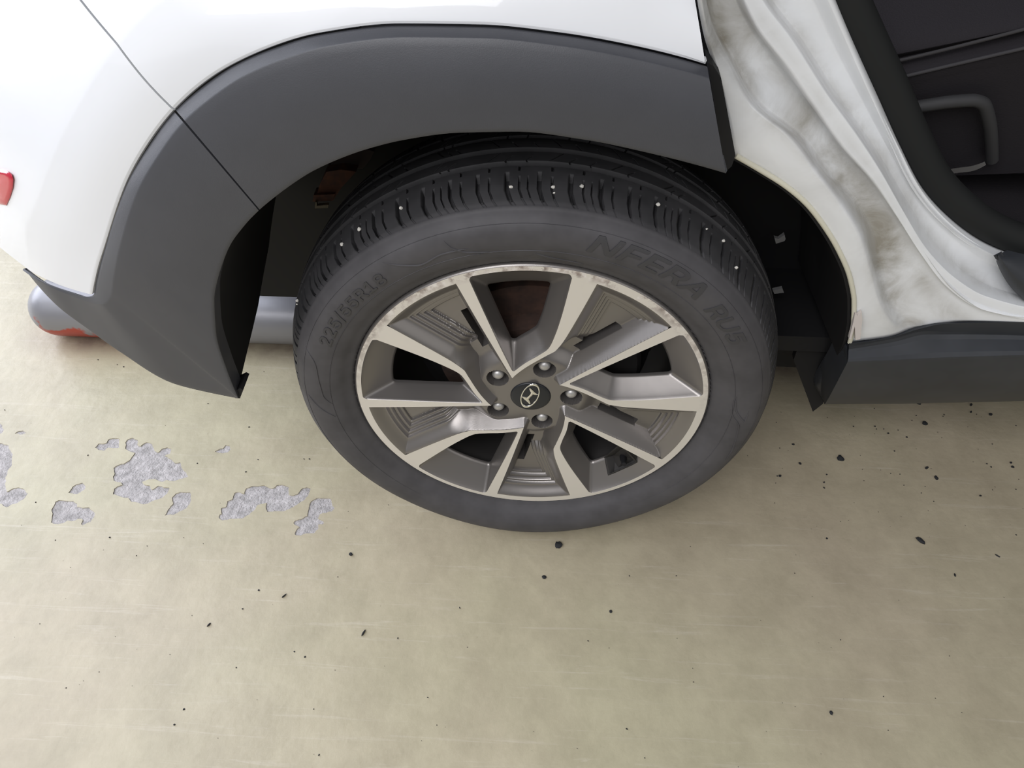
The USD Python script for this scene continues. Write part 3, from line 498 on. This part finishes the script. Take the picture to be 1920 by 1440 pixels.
q[4] = [(1378, -40, .074), (1397, 0, .074), (1426, 55, .074), (1477, 120, .074), (1535, 204, .074), (1586, 277, .073), (1640, 339, .072), (1684, 408, .071), (1728, 478, .069), (1778, 540, .067), (1840, 580, .066), (1970, 602, .066)]
q[5] = [(1408, -40, .075), (1428, 0, .075), (1482, 73, .075), (1548, 175, .075), (1606, 255, .074), (1650, 321, .073), (1694, 397, .072), (1738, 467, .071), (1792, 522, .069), (1850, 556, .068), (1970, 580, .068)]
q[6] = [(1422, -46, .105), (1444, -6, .108), (1498, 66, .110), (1563, 166, .110), (1618, 244, .110), (1662, 311, .108), (1706, 386, .104), (1752, 454, .099), (1806, 507, .094), (1860, 538, .091), (1970, 562, .090)]
q[7] = [(1500, -46, .115), (1520, -6, .116), (1556, 72, .117), (1606, 168, .117), (1654, 258, .116), (1698, 336, .114), (1750, 412, .111), (1806, 462, .108), (1856, 494, .105), (1970, 524, .104)]
q[8] = [(1536, -44, .104), (1552, -4, .104), (1590, 84, .105), (1630, 174, .105), (1676, 272, .105), (1719, 356, .105), (1778, 423, .104), (1831, 462, .103), (1878, 484, .102), (1970, 504, .102)]
q[9] = [(1551, -42, .118), (1567, -2, .118), (1604, 86, .119), (1644, 174, .120), (1688, 272, .120), (1731, 353, .120), (1790, 415, .119), (1841, 451, .118), (1884, 470, .117), (1970, 490, .116)]
Pj = rows_to_grid([q[i] for i in range(10)], 150, 90)
jm = slab(Pj, .004); vj = np.array(jm.vertices); pj = project(vj)
def near(curve, s): 
    c = resample(np.array(curve)[:, :2], 200); return np.exp(-(cKDTree(c).query(pj)[0] / s) ** 2)
dirt_and_shade = .70 * near(q[2], 26) + .55 * near(q[3], 26) + .45 * near(q[6], 16) + .12  # dirt in the first channel; second channel darkened for its shading
dirt_and_shade += .55 * np.exp(-(((pj[:, 0] - 1668) / 26) ** 2 + ((pj[:, 1] - 500) / 60) ** 2)) + .6 * np.exp(-(((pj[:, 0] - 1335) / 20) ** 2 + ((pj[:, 1] - 70) / 80) ** 2)) + .25 * near(q[0][4:], 7)  # the top left blob is painted shade on the jamb recessed behind the panel edge
dirt_and_shade *= (1 - .7 * near(q[4], 9)) * (1 - .7 * near(q[5], 9))
jp = obj('door_jamb', (vj, np.array(jm.faces)), jambm, car, smooth=True, label='dirty white painted door jamb with two channels')
UsdGeom.PrimvarsAPI(UsdGeom.Mesh(jp)).CreatePrimvar('dirt_and_shade', Sdf.ValueTypeNames.FloatArray, 'vertex').Set(Vt.FloatArray.FromNumpy(np.clip(dirt_and_shade, 0, 1).astype(np.float32)))
lipP = np.array([at(x, y, Y) for x, y, Y in resample(q[0][4:], 60)]); tail = rows_to_grid([q[i] for i in range(4, 10)], 40, 40)[:, -1]; tail = np.stack([tail, tail + [.45, 0, 0], tail + [.9, 0, 0]], 1)
obj('sill_panel', slab(tail, .004), white, car, smooth=40)
obj('arch_flange', tube(lipP + [0, -.001, 0], .0032, 8), plain('yellowed_paint', (.66, .64, .52), .5), car, smooth=60, label='yellowed paint flange along the dogleg arch')
obj('chipped_sealer', prism([(1603, 588), (1609, 592), (1616, 586), (1617, 600), (1613, 636), (1604, 638), (1603, 612), (1596, 636), (1592, 636), (1600, 604)], .046, .006), plain('bare_primer', (.60, .55, .52), .7), car, smooth=False)
ws = [(1574, -50, .128), (1590, -4, .128), (1627, 78, .129), (1668, 164, .130), (1712, 262, .130), (1754, 338, .130), (1808, 392, .128), (1858, 426, .127), (1905, 446, .126), (1975, 462, .126)]
wsp = np.array([at(*p) for p in resample(ws, 70)]); wsp = np.vstack([wsp, wsp[-1] + [.1, 0, 0], wsp[-1] + [.9, 0, 0]])
obj('weatherstrip', tube(wsp, .0195, 14), seal, car, smooth=60, label='thick black rubber door seal')
st_ = rows_to_grid([[(1868, 490, .085), (1890, 532, .08), (1925, 566, .075), (1980, 592, .07)], [(1872, 478, .075), (1905, 520, .068), (1940, 548, .064), (1990, 570, .062)], [(1888, 469, .09), (1925, 478, .09), (1960, 488, .09), (1990, 495, .09)]], 20, 12)
obj('scuff_plate', slab(onward(st_), .006), sillm, car, smooth=40, label='black plastic scuff plate on the door sill')

# ---- sill cladding and flap
sr = [[(1594, 641, .060), (1668, 630, .066), (1722, 613, .071), (1770, 604, .072), (1970, 601, .072)],
      [(1593, 645, .054), (1670, 633, .060), (1727, 616, .066), (1772, 607, .067), (1970, 604, .067)],
      [(1592, 651, .056), (1676, 635, .064), (1738, 621, .072), (1782, 622, .073), (1970, 626, .072)],
      [(1592, 654, .056), (1676, 640, .064), (1738, 626, .072), (1782, 626, .074), (1970, 630, .074)],
      [(1589, 679, .044), (1676, 676, .048), (1738, 673, .050), (1782, 671, .051), (1970, 666, .051)],
      [(1587, 683, .0445), (1674, 680, .0485), (1738, 677, .0505), (1782, 675, .0515), (1970, 670, .0515)],
      [(1546, 755, .150), (1640, 755, .156), (1738, 754, .158), (1800, 753, .158), (1970, 749, .158)]]
obj('sill_cladding', slab(onward(rows_to_grid(sr, 60, 50)), (0, .06, 0)), sillm, car, smooth=14, label='dark blue grey sill cladding under the open door')
ef = rows_to_grid([[(1575, 647, .090), (1552, 686, .112), (1528, 724, .138)], [(1588, 650, .060), (1588, 683, .046), (1546, 756, .151)]], 24, 6)
obj('sill_end', slab(ef, (0, .02, 0)), sillm, car, smooth=30)
obj('mud_flap', prism([(1488, 675), (1500, 640), (1582, 636), (1592, 655), (1575, 690), (1550, 735), (1543, 757), (1524, 772)], .150, .012), black, car, smooth=False, label='black mud flap ahead of the wheel')

# ---- cabin seen through the door opening
obj('cabin_shell', cat_(box(.30, 2.4, .9, .94, .35, 1.62), box(-.9, 2.4, .10, 1.6, 1.58, 1.62), box(.32, 2.4, .14, 1.0, .33, .36), box(-.4, .45, .62, .66, .35, 1.6), box(1.55, 2.4, .14, .9, .36, 1.2)), black, car, smooth=False)
def seat():
    a = [[(1560, -60, .30), (1700, -90, .30), (2000, -130, .30)], [(1560, 60, .205), (1700, 40, .205), (2000, -10, .205)], [(1560, 125, .18), (1700, 98, .18), (2000, 35, .18)], [(1560, 132, .19), (1700, 105, .19), (2000, 42, .19)], [(1560, 178, .172), (1700, 146, .172), (2000, 76, .172)], [(1560, 200, .176), (1700, 164, .176), (2000, 98, .176)],
         [(1560, 330, .21), (1700, 330, .21), (2000, 320, .21)]]
    return slab(onward(rows_to_grid(a, 30, 60), .25), (0, .25, 0))
sc = obj('seat_cushion', seat(), fabric, car, smooth=30, label='dark fabric rear seat cushion edge')
obj('seat_seam', tube([at(*p) for p in resample([(1640, 157, .171), (1760, 128, .171), (1975, 78, .170)], 40)], .0022, 6), plain('seam_thread', (.034, .032, .035), .8), sc, smooth=60)
obj('seat_seam', tube([at(*p) for p in resample([(1640, 124, .180), (1760, 96, .178), (1975, 40, .178)], 40)], .0022, 6), plain('seam_thread_two', (.028, .026, .028), .8), sc, smooth=60)
tp = [(1690, 205, .170), (1740, 197, .168), (1790, 190, .167), (1824, 188, .167), (1843, 194, .168), (1852, 215, .172), (1858, 250, .180), (1860, 300, .193)]
obj('seat_base_trim', cat_(tube([at(*p) for p in resample(tp, 60)], .0075, 10)), plain('trim_grey', (.030, .030, .032), .7), car, smooth=60, label='rounded dark trim outline on the seat base')
obj('carpet', slab(onward(rows_to_grid([[(1700, 290, .30), (1850, 320, .30), (2000, 330, .30)], [(1740, 350, .20), (1850, 390, .20), (2000, 410, .20)], [(1760, 372, .15), (1860, 425, .145), (2000, 445, .145)]], 20, 14)), .01), fabric, car, smooth=40)
obj('strap', slab(rows_to_grid([[(1764, 322, .19), (1790, 316, .188), (1820, 312, .188), (1846, 303, .19)], [(1764, 330, .187), (1790, 325, .186), (1822, 321, .186), (1849, 309, .187)]], 20, 4), .002), plain('strap_grey', (.065, .062, .058), .8), car, smooth=False, label='grey webbing strap on the cabin floor')

# ================================================================== the steel tube on the floor behind the car
yt = ground(130, 636)[1] + .035; rt_ = .062; x0 = at(64, 575, yt)[0]
p_ = [np.array([x0 + rt_ * (1 - math.cos(a)), yt, rt_]) for a in np.linspace(0, PI / 2, 12)]; r_ = [max(rt_ * math.sin(a), .0004) for a in np.linspace(0, PI / 2, 12)]
p_ += [np.array([x, yt, rt_]) for x in np.linspace(x0 + rt_ + .02, x0 + 1.3, 16)]; r_ += [rt_] * 16
stop = obj('steel_tube', tube(p_, r_, 40), tubem, smooth=40); tag(stop, 'round silver steel tube with red paint lying on the floor behind the tyre', 'steel tube')

# ================================================================== grit on the floor, stones in the tread
def crumb(seed, size, flatness=.5):
    m = trimesh.creation.icosphere(1, 1.0); v = np.array(m.vertices); n = meshkit.noise(v * 1.7 + 20, seed)[:, None]; v = v * (.65 + .7 * n) * [1, .8 + .3 * math.sin(seed), flatness]
    v *= size; v[:, 2] -= v[:, 2].min(); return v, np.array(m.faces)
def put(mesh, p, a=0):
    v, f = mesh; c, s = math.cos(a), math.sin(a); return np.c_[v[:, 0] * c - v[:, 1] * s + p[0], v[:, 0] * s + v[:, 1] * c + p[1], v[:, 2] + p[2]], f
big = [(1047, 1024, 15, 'largest black grit crumb, on the floor just below the tyre'), (1020, 1083, 8, 'round black grit crumb below the largest crumb in front of the tyre'), (658, 1040, 8, 'black grit crumb below the flaked paint patches, left of the tyre'),
       (682, 1187, 10, 'black upright crumb on the open floor, lowest of those left of the tyre'), (533, 1118, 8, 'blue black grit crumb left of the lowest upright crumb'), (392, 1172, 7, 'thin black crumb farthest to the left on the open floor'),
       (1725, 1015, 13, 'long black flake on the floor at the right, below the sill'), (1575, 861, 12, 'spotty black crumb on the shaded floor between tyre and sill'), (1558, 1337, 7, 'lone black crumb near the bottom right of the floor'),
       (1721, 757, 9, 'black crumb right under the edge of the sill'), (1737, 878, 8, 'upper black crumb of the diagonal pair below the sill'), (1755, 897, 9, 'lower black crumb of the diagonal pair below the sill'),
       (1733, 795, 10, 'dull dark crumb a little below the sill edge'), (1145, 1147, 6, 'small round black crumb on the open floor below the tyre'), (1790, 1079, 5, 'tiny black crumb at the right, below the long flake'), (1870, 1043, 6, 'black crumb at the right edge beside the long flake')]
for i, (x, y, s, lab) in enumerate(big):
    p = ground(x, y); d = np.linalg.norm(p - CAM); sz = s / 2 / F * d * .92
    m = crumb(i + 1, sz, .45); 
    if 'long' in lab or 'thin' in lab or 'upright' in lab: m = (m[0] * [1.35, .6, 1], m[1])
    tag(obj('grit_crumb', put(m, p, {6: -.9, 3: 1.2, 5: 1.0}.get(i, i)), gritm, smooth=False), lab, 'grit')
for x, y, s in ((1820, 760, 8), (1820, 773, 6), (1857, 778, 8), (1895, 868, 6), (1838, 930, 5), (1898, 876, 6)):
    p = ground(x, y); sz = s / 2 / F * np.linalg.norm(p - CAM) * .8
    tag(obj('grit_crumb', put(crumb(x, sz, .45), p, x), gritm, smooth=False), 'small black grit crumb at the right edge of the shaded floor under the sill', 'grit', 'small crumbs under the sill')
tiny = []
spots = [(184, 675), (220, 684), (232, 688), (261, 683), (165, 854), (9, 769), (484, 862), (67, 942), (104, 1013), (206, 1008), (390, 757), (495, 697), (570, 861), (580, 861), (370, 869), (461, 885), (467, 801), (256, 1042), (276, 1024), (455, 1142), (485, 1107), (443, 1252), (327, 1359), (598, 1416), (862, 1140), (1300, 1279), (1103, 1202), (1550, 1010), (1490, 1075), (1268, 1080), (1180, 1080), (802, 1308), (572, 1232), (552, 1222), (345, 1330), (124, 1290), (746, 1197), (1605, 757), (1665, 813), (1677, 846), (1700, 820), (1640, 800), (1545, 905), (1545, 915), (1457, 893), (1500, 870), (1462, 893), (1487, 834), (1600, 800), (1770, 778), (1850, 870), (1858, 876), (1550, 890), (1905, 1003), (1576, 1200), (1780, 1230), (1175, 1367)]
for i in range(150):
    spots.append((RNG.uniform(1450, 1920), RNG.uniform(740, 1010)) if i < 60 else (RNG.uniform(0, 1920), RNG.uniform(780, 1440)))
for i, (x, y) in enumerate(spots):
    p = ground(x, y); 
    if holes.contains(Point(p[0], p[1])) or (abs(p[0]) < .1 and -.02 < p[1] < .25): continue
    tiny.append(put(crumb(i + 50, (RNG.uniform(.0009, .0016) if i < 57 else RNG.uniform(.0003, .0008)) * (1.6 if x > 1450 and y < 950 else 1), .5), p, i))
g = obj('scattered_grit', cat_(*tiny), gritm, smooth=False); tag(g, 'fine dark grit scattered all over the beige floor', 'grit', kind='stuff')
for i, (x, y, Y) in enumerate([(958, 352, .030), (1037, 352, .030), (1039, 362, .026), (1091, 351, .030), (1234, 385, .030), (1325, 430, .024), (1356, 453, .024), (1380, 503, .022), (752, 391, .034), (674, 431, .034), (641, 459, .034), (558, 565, .02), (557, 571, .018)]):
    lo_, hi_ = -.01, .2                       # the stone sits where the line of sight meets the tread
    for Y in np.linspace(.001, .09, 300):
        p = at(x, y, Y); r = math.hypot(p[0], p[2] - zc); h = np.interp(Y, [.001, .004, .009, .018, .029, .04, .05, .058, .083, .098], [.3222, .324, .3268, .331, .3352, .3382, .3408, .3424, .3444, .3455])
        if r < h + .0004: break
    v, f = crumb(i + 300, .0023 if i not in (2, 5, 12) else .0014, .9); tag(obj('tread_stone', (v + p - [0, 0, .001], f), pebblem, smooth=False), 'tiny pale stone stuck in the shoulder slots of the tyre tread', 'stone', 'stones stuck in the tyre tread')
